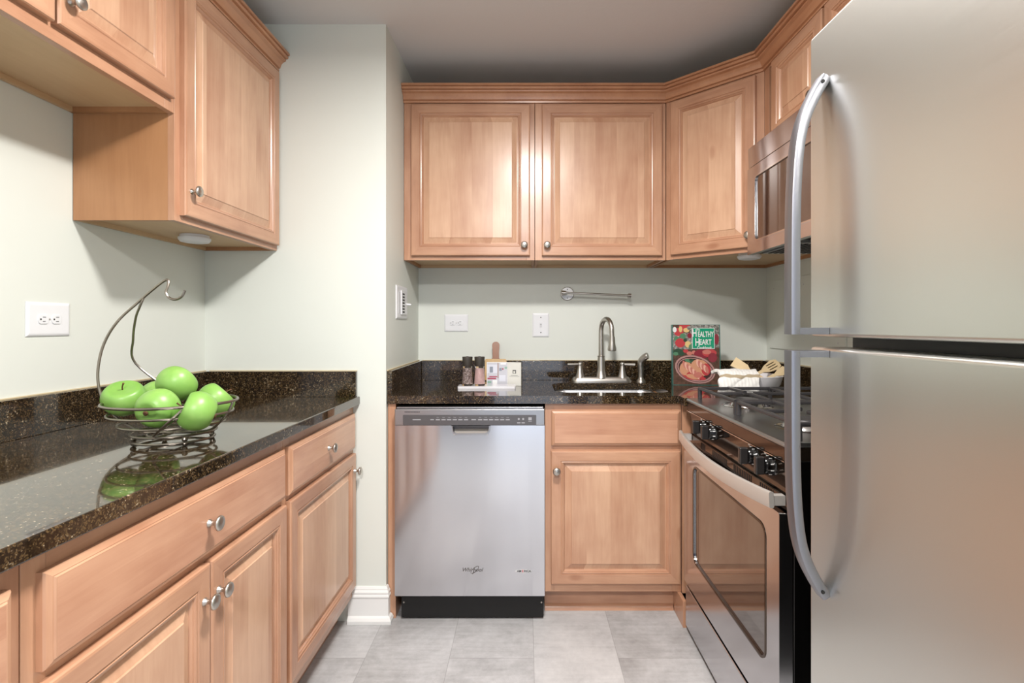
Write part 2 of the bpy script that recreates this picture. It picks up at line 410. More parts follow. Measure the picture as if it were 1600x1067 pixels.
def base(label, loc, rz, w, d, doors, drawers, xs=(), kick=True, top=.882, zr=.70):
    r = thing('base_cabinet', label, 'cabinet', loc, rz)
    m = MB(); t = .016
    m.box(0, t, TD, d, .105, top, 0).box(w-t, w, TD, d, .105, top, 0)
    m.box(0, t, .075, d, 0, .105, 0).box(w-t, w, .075, d, 0, .105, 0)
    m.box(t, w-t, TD, d, .105, .12, 0).box(t, w-t, d-.01, d, .12, top, 0)
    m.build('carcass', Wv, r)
    frame(r, w, .105, top, xs, (zr,))
    if kick: MB().box(0, w, .062, .0745, 0, .104).build('toe_kick', Wx, r)
    for a in doors: door(r, *a)
    for a in drawers: drawer(r, *a)
    return r
ZU = 1.505
# back wall uppers (frame face y = 2.38)
YF = 2.382
upper('maple wall cabinet left of the two above the dishwasher, knob at lower right', (XP+.002, YF, ZU), 0, .608, .762, .326,
      [(.036, .586, .019, .719, .560, .066)])
upper('maple wall cabinet over the sink faucet, knob at lower left', (.042, YF, ZU), 0, .607, .762, .326,
      [(.031, .588, .019, .719, .055, .066)])
# diagonal corner upper
cx0, cy0, cx1, cy1 = .651, YF, .968, 2.079
L = math.hypot(cx1-cx0, cy1-cy0); ang = math.atan2(cy1-cy0, cx1-cx0)
def corner():
    r = thing('corner_wall_cabinet', 'diagonal maple wall cabinet in the corner beside the microwave', 'cabinet', (cx0, cy0, ZU), ang)
    Mi = Matrix.Translation(Vector((cx0, cy0, 0))) @ Matrix.Rotation(ang, 4, 'Z'); Mi = Mi.inverted()
    n = Vector((-math.sin(ang), math.cos(ang)))*.0195
    pts = [(cx0+n.x, cy0+n.y), (cx1+n.x, cy1+n.y), (XR-.002, cy1+.002), (XR-.002, YB-.002), (cx0+.001, YB-.002)]
    pts = [tuple((Mi @ Vector((p[0], p[1], 0)))[:2]) for p in pts]
    pts[0] = (0.0005, TD+.0005) if pts[0][0] < 0 else pts[0]
    m = MB(); m.prism(pts, .014, .762-.008, 'z', 1)
    for i in range(1, 5):
        a, b = Vector(pts[i]), Vector(pts[(i+1) % 5]); dd = (b-a).normalized(); nn = Vector((-dd.y, dd.x))*.013
        m.prism([a, b, b+nn, a+nn], 0, .016, 'z', 0)
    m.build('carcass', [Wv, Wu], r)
    frame(r, L, 0, .762, (), ())
    door(r, .030, L-.030, .019, .719, L-.052, .066)
corner()
# right-hand upper above the microwave, facing -x : local x runs towards the camera
r = upper('short maple wall cabinet above the microwave, partly behind the fridge', (.968, 2.078, 1.897), -PI/2, .818, .37, .303,
      [(.092, .43, .03, .327, .40, .06), (.445, .79, .03, .327, .475, .06)])
# left wall uppers, facing +x : local x runs away from the camera
XLF = -1.013
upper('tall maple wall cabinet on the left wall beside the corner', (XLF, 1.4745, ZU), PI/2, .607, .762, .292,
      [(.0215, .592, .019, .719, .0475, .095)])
upper('short high maple wall cabinet at upper left with two doors', (XLF, .711, 1.812), PI/2, .762, .455, .292,
      [(.02, .372, .033, .412, .342, .095), (.379, .743, .033, .412, .406, .095)])
# crown mouldings
CR = [(-.012, 2.234), (.009, 2.234), (.010, 2.241), (.0065, 2.2425), (.0065, 2.2445), (.014, 2.247), (.016, 2.254), (.019, 2.262), (.026, 2.270), (.036, 2.275), (.0375, 2.279), (.034, 2.280), (.034, 2.2825), (.044, 2.284), (.047, 2.288), (.047, 2.292), (.043, 2.2935), (.043, 2.2955), (.052, 2.2965), (.052, 2.306), (-.012, 2.306)]
def zr_(prof): return [(o, z) for o, z in prof]
CRo = [(max(o, .0005) if z < 2.27 else o, z) for o, z in CR]
def crown(name, path, side, label):
    # sits on the cabinet tops and laps over the face frames
    pr = [(.0004, 2.234)]+CR[1:-1]+[(-.012, 2.306), (-.012, 2.2675), (.0004, 2.2675)]
    return tag(MB().sweep(path, pr, side).build(name, Wy, sharp=22), label, 'moulding')
crown('crown_molding', [(XP+.001, YF), (cx0, YF), (cx1, cy1), (cx1, 1.262)], 1, 'maple crown moulding running over the back and corner wall cabinets')
crown('crown_molding', [(XLF, .713), (XLF, YP-.001)], 1, 'maple crown moulding on top of the left wall cabinets')
# left base run, frame face at x = -.703
XB = -.703
base('maple base cabinet at far left end with one drawer and one door', (XB, 1.480, 0), PI/2, .602, XB*-1+XL*-1-2*.703 if False else .602,
     [(.012, .583, .152, .688, .558, .623)], [(.012, .583, .706, .848, .293, .778)])
base('wide maple base cabinet at left with one long drawer over two doors', (XB, .7115, 0), PI/2, .7675, .602,
     [(.022, .400, .152, .688, .377, .615), (.404, .755, .152, .688, .427, .615)], [(.022, .755, .706, .848, .393, .776)], xs=(.402,))
base('maple base cabinet nearest the camera at the left edge, only its corner showing', (XB, .10, 0), PI/2, .610, .602,
     [(.022, .588, .152, .688, .05, .615)], [(.022, .588, .706, .848, .305, .776)])
# sink base on the back wall, frame face y = 2.112
YS = 2.112
base('maple sink base cabinet right of the dishwasher with a false drawer front', (.078, YS, 0), 0, .562, .58,
     [(.024, .5545, .142, .688, .046, .610)], [(.026, .5545, .708, .852)])
tag(MB().box(-.567, -.535, 2.102, 2.70, 0, .881).build('end_panel', Wz, bevel=.001), 'narrow vertical maple filler panel left of the dishwasher', 'panel')
m = MB(); m.prism([(2.158, 0), (2.1735, 0), (2.1735, .022), (2.168, .020), (2.160, .012)], .079, .622, 'x')
tag(m.build('shoe_molding', Wx, sharp=50), 'thin maple shoe moulding along the floor under the sink cabinet', 'moulding')
m = MB(); m.box(.624, .639, 2.035, 2.1735, 0, .104)
tag(m.build('filler_strip', Wz, bevel=.001), 'short maple filler strip at floor level beside the oven', 'panel')

tag(MB().box(.6405, .70, 2.097, 2.111, .105, .881).build('end_panel', Wz, bevel=.001), 'narrow full-height maple filler between sink cabinet and oven', 'panel')
# ------------------------------------------------------------------ counters
ZC0, ZC1 = .882, .914
def gr(mb, name, label, cat, bevel=.004):
    return tag(mb.build(name, M_gran, bevel=bevel, seg=3), label, cat)
XC = -.675
gr(MB().box(XL+.001, XC, .0, YP-.001, ZC0, ZC1), 'granite_countertop', 'dark speckled granite countertop along the left wall under the apples', 'countertop')
gr(MB().box(XL+.001, XL+.021, .0, YP-.001, ZC1, 1.016), 'granite_backsplash', 'long low granite backsplash strip on the left wall behind the apples', 'backsplash', .0015)
gr(MB().box(XL+.022, -.686, YP-.021, YP-.001, ZC1, 1.016), 'granite_backsplash', 'short granite backsplash strip at the far end of the left counter', 'backsplash', .0015)
SX0, SX1, SY0, SY1 = .125, .625, 2.19, 2.555
hole = rrect(SX0, SX1, SY0, SY1, .07, 8)
outer = [(XP+.001, 2.092), (.626, 2.092), (.626, 2.030), (XR-.001, 2.030), (XR-.001, YB-.001), (XP+.001, YB-.001)]
gr(MB().slab(outer, [hole], ZC0, ZC1), 'granite_countertop', 'dark speckled granite countertop around the sink on the back wall', 'countertop', .0035)
gr(MB().box(XP+.022, XR-.022, YB-.021, YB-.001, ZC1, 1.016), 'granite_backsplash', 'long granite backsplash strip behind the faucet', 'backsplash', .0015)
gr(MB().box(XP+.001, XP+.021, 2.094, YB-.001, ZC1, 1.016), 'granite_backsplash', 'short granite side splash left of the pepper grinder', 'backsplash', .0015)
gr(MB().box(XR-.021, XR-.001, 2.032, YB-.001, ZC1, 1.016), 'granite_backsplash', 'granite side splash on the right wall behind the bowl', 'backsplash', .0015)
M_caulk = plain('cream_caulk', srgb(206, 190, 156), .6)
for ob in [o for o in COL.objects if o.name.startswith('granite_backsplash')]:
    xs = [v.co.x for v in ob.data.vertices]; ys = [v.co.y for v in ob.data.vertices]; x0, x1, y0, y1 = min(xs), max(xs), min(ys), max(ys)
    if x1-x0 > y1-y0: b_ = (x0, x1, y1-.005, y1)
    elif x0 > 0: b_ = (x1-.005, x1, y0, y1)
    else: b_ = (x0, x0+.005, y0, y1)
    MB().box(b_[0], b_[1], b_[2], b_[3], 1.0165, 1.0195).build('caulk_bead', M_caulk, ob)
# undermount sink
def sink():
    r = thing('sink', 'stainless undermount sink basin in the back counter', 'sink', (0, 0, 0))
    m = MB(); loops = [(-.012, ZC0-.001), (-.012, ZC0-.004), (.006, ZC0-.004), (.010, ZC0-.012), (.016, .74), (.03, .715), (.07, .705)]
    k = None; vs = []; fs = []
    for ins, z in loops:
        lp = rrect(SX0+ins, SX1-ins, SY0+ins, SY1-ins, max(.02, .07-ins*.6), 8); n = len(lp); vs += [(p[0], p[1], z) for p in lp]
    for i in range(len(loops)-1):
        for j in range(n): fs.append((i*n+j, i*n+(j+1) % n, (i+1)*n+(j+1) % n, (i+1)*n+j))
    fs.append(tuple((len(loops)-1)*n+j for j in range(n)))
    m.add(vs, fs); m.build('basin', M_ssd, r, fix=False, sharp=50)
    MB().lathe([(0, .7052), (.02, .7052), (.042, .706), (.045, .709), (.043, .711), (.03, .708), (0, .707)], (.375, 2.38, 0)).build('drain', M_chrome, r)
sink()
# ------------------------------------------------------------------ faucet
def faucet():
    x, y, z = .383, 2.612, ZC1
    r = thing('faucet', 'brushed nickel gooseneck kitchen faucet with two lever handles', 'faucet', (x, y, z))
    b = MB(); vs = []; fs = []
    for (a, bb, h) in ((.152, .032, 0), (.152, .032, .007), (.147, .028, .018), (.140, .022, .0255), (.136, .016, .026)):
        lp = rrect(-a, a, -bb, bb, bb*.98, 8); n = len(lp); vs += [(p[0], p[1], h) for p in lp]
    for i in range(4):
        for j in range(n): fs.append((i*n+j, i*n+(j+1) % n, (i+1)*n+(j+1) % n, (i+1)*n+j))
    fs += [tuple(range(n))[::-1], tuple(4*n+j for j in range(n))]
    b.add(vs, fs).build('base_plate', M_nick, r, sharp=40)
    MB().lathe([(0, .0185), (.031, .0185), (.031, .022), (.026, .028), (.0215, .06), (.0185, .115), (.0175, .128), (.019, .130), (.019, .133), (.014, .135), (0, .135)], seg=28).build('spout_collar', M_nick, r, sharp=40)
    dx, dy = .36, -.93
    pts = [(0, 0, .13), (0, 0, .2), (0, 0, .245)]
    R = .052; tx = []
    for k in range(0, 15):
        a = PI-PI*1.02*k/14; u = R+R*math.cos(a); tx.append((u*dx, u*dy, .262+R*1.1*math.sin(a)))
    end = Vector(tx[-1]); tx.append(tuple(end+Vector((.003*dx, .003*dy, -.03))))
    pts += tx
    MB().tube(pts, [.0135, .013, .0125]+[.0125]*(len(tx)), 16).build('spout', M_nick, r, sharp=60)
    e = Vector(tx[-1])
    MB().lathe([(0, .004), (.0145, .004), (.015, -.004), (.0165, -.03), (.0215, -.056), (.0205, -.064), (.016, -.066), (0, -.064)], tuple(e), seg=24).build('spray_head', M_nick, r, sharp=40)
    for s in (-1, 1):
        h = MB().lathe([(0, .018), (.027, .018), (.0255, .024), (.019, .04), (.012, .072), (.0105, .084), (.012, .086), (.012, .090), (.0105, .096), (0, .099)], (s*.108, 0, 0), seg=24).build('handle_post', M_nick, r, sharp=40)
        MB().tube([(s*.108, 0, .089), (s*.13, -.001, .089), (s*.172, -.004, .088)], [.006, .0062, .0072], 12).build('lever', M_nick, r)
    s = thing('side_sprayer', 'brushed nickel side sprayer standing right of the faucet', 'sprayer', (.586, 2.612, ZC1))
    MB().lathe([(0, 0), (.0235, 0), (.0235, .004), (.018, .012), (.0135, .018), (.0135, .028), (0, .028)], seg=24).build('holder', M_nick, s, sharp=40)
    MB().tube(smooth([(0, 0, .028), (0, 0, .06), (-.002, 0, .085), (0.002, -.002, .108), (.018, -.012, .128), (.03, -.02, .134)], 4), [.0145]*4+[.015]*4+[.016]*4+[.0175]*4+[.0175]*4+[.0165], 16).build('spray_wand', M_nick, s, sharp=60)
faucet()

# ------------------------------------------------------------------ dishwasher
def FM(x, y, z): return Matrix.Translation((x, y, z)) @ Matrix.Rotation(PI/2, 4, 'X')    # text plane facing -y
def dishwasher():
    x0, x1, yf = -.530, .075, 2.066
    r = thing('dishwasher', 'stainless steel dishwasher under the back counter', 'dishwasher', (0, 0, 0))
    MB().box(x0+.006, x1-.006, yf+.045, 2.69, .10, .872).build('tub_casing', M_mat, r)
    MB().box(x0+.006, x1-.006, yf+.006, yf+.0445, .8655, .872).build('top_edge', M_ssd, r, bevel=.001)
    d = MB()
    pk = rrect(-.302, -.1445, .764, .7955, .012, 5)
    pk = [(-.302, .7985), (-.300, .775), (-.293, .764), (-.283, .760), (-.163, .760), (-.153, .764), (-.146, .775), (-.144, .7985)]
    out = [(x0, .110), (x1, .110), (x1, .7985)]+pk[::-1]+[(x0, .7985)]
    d.slab(out, [], yf, yf+.040, 'y')
    dr = d.build('door_panel', M_ss, r, bevel=.0015)
    # pocket handle with its lip
    MB().slab([(-.3015, .798), (-.2995, .7755), (-.2925, .7645), (-.283, .7605), (-.163, .7605), (-.1535, .7645), (-.1465, .7755), (-.1445, .798)],
              [[(-.2965, .7975), (-.2945, .777), (-.288, .7695), (-.280, .7675), (-.166, .7675), (-.158, .7695), (-.1515, .777), (-.1495, .7975)]], yf-.004, yf+.03, 'y').build('handle_pocket', M_ssd, dr, bevel=.0012)
    MB().prism([(yf-.0035, .7605), (yf-.0035, .7665), (yf+.0300, .7800), (yf+.0300, .7605)], -.2925, -.1535, 'x').build('pocket_lip', M_ohan, dr, bevel=.001)
    MB().box(-.3015, -.1445, yf+.0302, yf+.0395, .7608, .798).build('pocket_back', M_cpan, dr)
    c = MB().box(x0, x1, yf-.003, yf+.04, .7995, .8645).build('control_panel', M_ssd, r, bevel=.003, seg=3)
    MB().slab(rrect(x0+.034, x1-.034, .8005, .8415, .003), [], yf-.0042, yf-.0030, 'y').build('control_strip', M_cpan, c)
    t = MB()
    yy = yf-.0044; X = lambda px: (px-822)/387.0; Z = lambda py: CH-(py-508)/387.0
    sc = 260/1600.0
    for k in range(8): pass
    for px in list(range(500, 800, 54))+list(range(905, 1200, 53)):
        t.box(X(600+px*sc), X(600+(px+40)*sc), yy, yf-.004, Z(620+222*sc), Z(620+213*sc), 0)
        t.text('I'*0+'Wash', .0045, FM(X(600+(px+20)*sc), yy, Z(620+196*sc)), 0, .0001)
    for px, wd in ((278, 78), (448, 34), (842, 44)): t.box(X(600+px*sc), X(600+(px+wd)*sc), yy, yf-.004, Z(620+221*sc), Z(620+213*sc), 0)
    for px in (1296, 1338):
        t.lathe([(0, 0), (.0042, 0), (.0042, .0003), (0, .0003)], (X(600+px*sc), yf-.0042, Z(620+210*sc)), '-y', 16, 0)
        t.box(X(600+(px-16)*sc), X(600+(px+16)*sc), yy, yf-.004, Z(620+252*sc), Z(620+242*sc), 0)
    t.box(X(600+1388*sc), X(600+1420*sc), yy, yf-.004, Z(620+220*sc), Z(620+195*sc), 0).box(X(600+1388*sc), X(600+1420*sc), yy, yf-.004, Z(620+234*sc), Z(620+229*sc), 0)
    t.build('button_legend', plain('grey_print', srgb(160, 160, 165), .5), c)
    v = MB()
    for k in range(10): v.box(x0+.041+k*.0062, x0+.0455+k*.0062, yf-.0036, yf-.0028, .8515, .8545)
    v.build('vent_slots', M_mat, c)
    # script logo and badge
    b = MB(); b.text('Whirl', .021, FM(-.235, yf-.0006, Z(890)), 0, .0004, .35, 1.0, .0003); b.text('ool', .021, FM(-.190, yf-.0006, Z(890)), 0, .0004, .35, 1.0, .0003)
    b.text('p', .026, FM(-.2095, yf-.0006, Z(891)), 0, .0004, .35, 1.0, .0003)
    b.slab(ell(-.207, Z(890), .021, .0085, 28, .75), [ell(-.207, Z(890), .0188, .0066, 28, .75)], yf-.0012, yf-.0001, 'y', 0)
    b.build('logo', plain('dark_chrome_logo', srgb(110, 106, 104), .3, .8), dr)
    b = MB(); bx, bz = X(818), Z(892)
    b.slab(ell(bx, bz, .034, .0075, 32), [], yf-.0008, yf-.0001, 'y', 1)
    b.text('AM', .0125, FM(bx-.0175, yf-.0012, bz), 0, .0003, 0, 1.0, .0003).text('E', .0125, FM(bx-.003, yf-.0012, bz), 2, .0003, 0, 1, .0003).text('RICA', .0125, FM(bx+.016, yf-.0012, bz), 0, .0003, 0, 1, .0003)
    b.build('badge', [M_ink, M_wht2, M_red], dr)
    k = MB().box(x0+.02, x1-.004, yf+.028, yf+.038, .008, .107).build('kick_plate', M_mat, r, bevel=.002)
    for xs in (x1-.012, x0+.03): MB().lathe([(0, 0), (.004, 0), (.003, .002), (0, .002)], (xs, yf+.028, .07), '-y', 12).build('screw', M_nick, k)
dishwasher()

# ------------------------------------------------------------------ range (front faces -x); modelled in world axes
def range_():
    y0, y1 = 1.257, 2.022; xf = .630
    r = thing('gas_range', 'stainless gas range with black knobs between sink and fridge', 'stove', (.011, 0, 0))
    MB().box(.647, XR-.02, y0, y1, .015, .868).build('side_casing', M_blk, r, bevel=.002)
    m = MB(); m.prism([(.622, .903), (.621, .908), (.626, .914), (.636, .915), (XR-.02, .915), (XR-.02, .903)], y0-.001, y1+.001, 'y')
    MB().box(.6235, .80, y0, y1, .8685, .9025).build('front_band', M_bst, r, bevel=.002)
    # prism axis y uses (x,z)
    ct = m.build('cooktop', M_ssd, r, bevel=.0015, sharp=25)
    MB().prism([(.632, .867), (.640, .778), (.646, .778), (.646, .867)], y0+.002, y1-.002, 'y').build('control_panel', M_bst, r, bevel=.001)
    v = MB().box(.632, .646, y0+.002, y1-.002, .745, .777).build('vent_strip', M_bst, r, bevel=.001)
    for a, b in ((1.33, 1.42), (1.46, 1.60), (1.64, 1.78), (1.84, 1.90)):
        s = MB()
        for k in range(int((b-a)/.012)): s.box(.6312, .6325, a+k*.012, a+k*.012+.005, .750, .773)
        s.build('vent_slots', M_mat, v)
    # thin chrome line between cooktop and panel
    MB().box(.6225, .640, y0, y1, .8655, .8680).build('trim_line', M_chrome, r)
    for yk in (1.845, 1.752, 1.442, 1.342):
        zk = .836
        k = MB()
        k.lathe([(0, 0), (.027, 0), (.027, .004), (.024, .008), (.0235, .022), (.021, .027), (0, .027)], (.637, yk, zk), '-x', 28, 0)
        ko = k.build('knob', M_blk, r, sharp=35)
        g = MB().box(.588, .612, yk-.0085, yk+.0085, zk-.0235, zk+.0235)
        g.build('grip', plain('knob_grip', srgb(40, 38, 38), .25), ko, bevel=.004, seg=3)
        q = MB()
        for a in range(0, 360, 40):
            c, sn = math.cos(math.radians(a)), math.sin(math.radians(a))
            q.box(.620, .628, yk+.0238*c-.0005, yk+.0238*c+.0005, zk+.0238*sn-.0012, zk+.0238*sn+.0012)
        q.build('knob_marks', M_lbl, ko)
    # small marks above the knobs
    for yk in (1.845, 1.752, 1.442, 1.342):
        MB().box(.6325, .6355, yk+.03, yk+.042, .856, .861).build('position_mark', M_lbl, r)
    # oven door with window
    dz0, dz1 = .202, .740
    d = MB().slab(rrect(y0+.003, y1-.003, dz0, dz1, .006, 3), [rrect(1.335, 1.905, .328, .678, .03, 6)], .612, .645, 'x')
    do = d.build('oven_door', M_ss, r, bevel=.0025)
    MB().slab(rrect(1.337, 1.903, .330, .676, .028, 6), [], .6165, .620, 'x').build('window_glass', M_glass, do)
    MB().slab(rrect(1.329, 1.911, .322, .684, .036, 6), [rrect(1.336, 1.904, .329, .677, .029, 6)], .6105, .6125, 'x').build('window_trim', M_bst, do)
    # bowed flat handle
    pts = []
    for k in range(25):
        u = k/24; yy = 2.005+(1.262-2.005)*u
        pts.append((.594-.024*math.sin(PI*u)**.8, yy, .772-.014*math.sin(PI*u)))
    h = MB().bar(pts, .040, .013, (0, 0, 1), .004)
    for yy in (1.992, 1.275): h.box(.594, .630, yy-.010, yy+.010, .757, .781)
    h.build('door_handle', M_ohan, do, sharp=30)
    MB().box(.618, .645, y0+.003, y1-.003, .022, .180).build('storage_drawer', M_ss, r, bevel=.0025)
    MB().box(.660, 1.2, y0+.02, y1-.02, 0, .022).build('plinth', M_mat, r)
    # burners and grates
    for (bx, by, rr) in ((.78, 1.83, .045), (1.10, 1.83, .038), (.78, 1.44, .052), (1.10, 1.44, .038)):
        b = MB().lathe([(0, .915), (.085, .915), (.078, .9175), (rr+.014, .9165), (rr+.008, .926), (rr, .930), (rr, .934), (0, .934)], (bx, by, 0), seg=32).build('burner', M_chrome, r, sharp=35)
        MB().lathe([(0, .934), (rr*.86, .934), (rr*.9, .937), (rr*.86, .941), (0, .942)], (bx, by, 0), seg=32).build('burner_cap', M_iron, b, sharp=35)
    for (ya, yb) in ((1.655, 2.000), (1.275, 1.635)):
        g = MB(); zt = .956; W = .011; x_a, x_b = .668, 1.215; ym = (ya+yb)/2
        def rod(p, q): g.bar([p, q], W, .013, (0, 0, 1) if abs(p[2]-q[2]) < .01 else (1, 0, 0), .003)
        for xx in (x_a, x_b): rod((xx, ya, zt), (xx, yb, zt))
        for yy in (ya, yb): rod((x_a, yy, zt), (x_b, yy, zt))
        rod(((x_a+x_b)/2, ya, zt), ((x_a+x_b)/2, yb, zt))
        for bx in (.78, 1.10):
            for (ux, uy) in ((1, 0), (-1, 0), (0, 1), (0, -1)):
                e = {(1, 0): (min(bx+.16, x_b), ym), (-1, 0): (max(bx-.16, x_a), ym), (0, 1): (bx, yb), (0, -1): (bx, ya)}[(ux, uy)]
                rod((bx+ux*.022, ym+uy*.022, zt+.004), (e[0], e[1], zt+.002))
        for xx in (x_a, x_b, (x_a+x_b)/2):
            for yy in (ya, yb): g.bar([(xx, yy, .9155), (xx, yy, zt)], .014, .014, (1, 0, 0), .003)
        g.build('grate', M_iron, r, sharp=30)
range_()

# ------------------------------------------------------------------ microwave over the range
def microwave():
    y0, y1, xf, z0, z1 = 1.255, 2.012, .870, 1.478, 1.894
    r = thing('microwave', 'stainless over-the-range microwave under the short cabinet', 'microwave', (0, 0, 0))
    MB().box(xf+.022, XR-.002, y0, y1, z0+.006, z1).build('casing', M_mat, r)
    MB().prism([(xf+.004, z1-.078), (xf+.022, z1-.078), (xf+.022, z1-.001), (xf+.001, z1-.001)], y0, y1, 'y').build('top_grille', M_ss, r, bevel=.002)
    d = MB().slab([(y0+.19, z0), (y1, z0), (y1, z1-.083), (y0+.19, z1-.083)], [rrect(1.49, 1.944, 1.528, 1.765, .016, 5)], xf, xf+.022, 'x')
    do = d.build('door', M_ss, r, bevel=.003, seg=3)
    MB().slab(rrect(1.4905, 1.9435, 1.5285, 1.7645, .015, 5), [], xf+.004, xf+.007, 'x').build('window_glass', M_glass, do)
    MB().slab(rrect(1.484, 1.950, 1.522, 1.771, .021, 5), [rrect(1.4895, 1.9445, 1.5275, 1.7655, .016, 5)], xf-.0015, xf+.003, 'x').build('window_trim', M_chrome, do)
    MB().bar([(xf-.032, 1.468, 1.52), (xf-.032, 1.468, 1.77)], .018, .018, (1, 0, 0), .005).box(xf-.03, xf, 1.460, 1.476, 1.53, 1.545).box(xf-.03, xf, 1.460, 1.476, 1.745, 1.76).build('handle', M_hand, do)
    k = MB().box(xf, xf+.022, y0, y0+.187, z0, z1-.083).build('keypad_panel', M_blk, r, bevel=.002)
    u = MB()
    u.box(xf+.03, xf+.34, y0+.06, y0+.32, z0-.004, z0+.0055, 0).box(xf+.03, xf+.34, y0+.43, y0+.69, z0-.004, z0+.0055, 0)
    for i in range(14): u.box(xf+.04+i*.021, xf+.05+i*.021, y0+.45, y0+.67, z0-.006, z0-.004, 1).box(xf+.04+i*.021, xf+.05+i*.021, y0+.08, y0+.30, z0-.006, z0-.004, 1)
    u.build('grease_filter', [M_ssd, M_mat], r)
microwave()

# ------------------------------------------------------------------ fridge
def fridge():
    xf, y0, y1, zt, zg0, zg1 = .490, .125, .885, 1.696, 1.166, 1.184
    r = thing('refrigerator', 'large stainless refrigerator with top freezer filling the right side', 'refrigerator', (0, 0, 0))
    MB().box(.560, 1.24, y0+.004, y1-.004, .04, zt-.012).build('body', plain('black_fridge_side', srgb(24, 22, 22), .4), r, bevel=.004)
    MB().box(.553, .560, y0+.02, y1-.02, .11, zg0-.02).box(.553, .560, y0+.02, y1-.02, zg1+.02, zt-.02).build('door_gasket', M_mat, r)
    for nm, a, b in (('refrigerator_door', .10, zg0), ('freezer_door', zg1, zt)):
        d = MB().box(xf, .5525, y0, y1, a, b).build(nm, M_fr, r, bevel=.006, seg=4)
        up = nm == 'freezer_door'
        yh = .838; sgn = 1 if up else -1
        ze = zg1+.004 if up else zg0-.004
        zt_ = 1.612 if up else .757
        Ln = abs(zt_-ze)
        prof = [(.0545, 0), (.0545, .2), (.054, .40), (.052, .58), (.0465, .73), (.0366, .83), (.0195, .92), (.003, .985)]
        P = smooth([(xf-o, yh, ze+sgn*Ln*u) for o, u in prof], 6)
        h = MB().bar(P, .0165, .026, (-1, 0, 0), .004)
        h.box(xf-.052, xf-.0005, yh-.012, yh+.012, min(ze, ze+sgn*.011), max(ze, ze+sgn*.011))
        h.build('handle', M_hand, d, sharp=28)
        MB().lathe([(0, 0), (.003, 0), (.003, .001), (0, .001)], (xf-.012, yh-.0135, zt_-sgn*.016), '-y', 12).build('screw', M_mat, d)
    MB().box(.56, .60, y0+.01, y1-.01, .0, .095).build('base_grille', M_mat, r)
    MB().box(.60, 1.2, y0+.03, y1-.03, .0, .04).build('feet_rail', M_mat, r)
    MB().box(.500, .60, y0+.02, y0+.09, zt+.0005, zt+.014).build('hinge_cover', M_cpan, r, bevel=.003)
    MB().box(.505, .57, y0+.01, y0+.07, zg0+.002, zg1-.002).build('middle_hinge', M_nick, r)
fridge()

# ------------------------------------------------------------------ wall fittings
def plate(mb, w, h, d=.005, m=0):
    P = [(0, 0), (0, -d*.35), (.004, -d*.85), (.008, -d)]
    R = lambda i, y: [(-w/2+i, y, -h/2+i), (w/2-i, y, -h/2+i), (w/2-i, y, h/2-i), (-w/2+i, y, h/2-i)]
    for q in range(3):
        a, b = R(*P[q]), R(*P[q+1])
        for k in range(4): mb.add([a[k], a[(k+1) % 4], b[(k+1) % 4], b[k]], [(0,1,2,3)], m)
    mb.add(R(*P[-1]), [(0,1,2,3)], m); return mb
def outlet(label, loc, rz, w=.125, h=.092):
    r = thing('electrical_outlet', label, 'outlet', loc, rz)
    plate(MB(), w, h).build('cover_plate', M_white, r, sharp=60)
    for s in (-1, 1):
        oc = [(s*.0195+x, z) for x, z in [(.0155*math.cos(a), max(-.0125, min(.0125, .0165*math.sin(a)))) for a in [2*PI*k/28 for k in range(28)]]]
        f = MB().prism(oc, -.0072, -.0045, 'y').build('receptacle', M_white, r, bevel=.0008)
        q = MB(); ox = s*.0195
        q.box(ox-.003, ox+.006, -.0076, -.0071, .0048, .0066).box(ox-.003, ox+.005, -.0076, -.0071, -.0066, -.005)
        q.lathe([(0, 0), (.0023, 0), (.0023, .0006), (0, .0006)], (ox-.0085, -.0071, 0), '-y', 12)
        q.build('slots', M_mat, f)
    MB().lathe([(0, 0), (.0028, 0), (.002, .0012), (0, .0012)], (0, -.005, 0), '-y', 12).build('screw', M_nick, r)
outlet('white double electrical outlet on the left wall behind the apple basket', (XL+.0005, 1.399, 1.219), PI/2, .128, .092)
outlet('white double electrical outlet on the back wall above the pepper grinder', (-.369, YB-.0005, 1.2145), 0, .125, .091)
def switch():
    r = thing('light_switch', 'white single toggle light switch on the back wall left of the faucet', 'switch', (.078, YB-.0005, 1.204))
    plate(MB(), .088, .127).build('cover_plate', M_white, r, sharp=60)
    MB().box(-.0055, .0055, -.0065, -.0045, -.0125, .0125).build('toggle_surround', M_wht2, r)
    MB().prism([(-.005, .0015), (-.0045, .009), (-.013, .0115), (-.0135, .006)], -.0035, .0035, 'x').build('toggle', M_white, r)
    for zs in (.04, -.04): MB().lathe([(0, 0), (.003, 0), (.002, .0012), (0, .0012)], (0, -.005, zs), '-y', 12).build('screw', M_mat, r)
switch()
def timer():
    # timer switch plate on the side of the corner block, facing +x
    r = thing('wall_timer_plate', 'white wall plate with a column of black slots beside the back cabinets', 'wall plate', (XP+.0005, 2.335, 1.306), PI/2)
    plate(MB(), .20, .148, .006).build('cover_plate', M_white, r, sharp=60)
    MB().box(-.072, -.040, -.0075, -.0055, -.05, .045).build('side_insert', M_wht2, r)
    MB().box(-.036, .066, -.012, -.0055, -.056, .054).build('raised_housing', M_white, r, bevel=.003)
    s = MB()
    for k in range(7): s.box(-.022, .014, -.0128, -.0118, .034-k*.0135, .0415-k*.0135)
    s.build('slots', M_mat, r)
    MB().tube([(.05, -.012, -.006), (.05, -.026, -.007), (.05, -.034, -.0075)], [.004, .0045, .003], 10).build('knob', M_white, r)
timer()
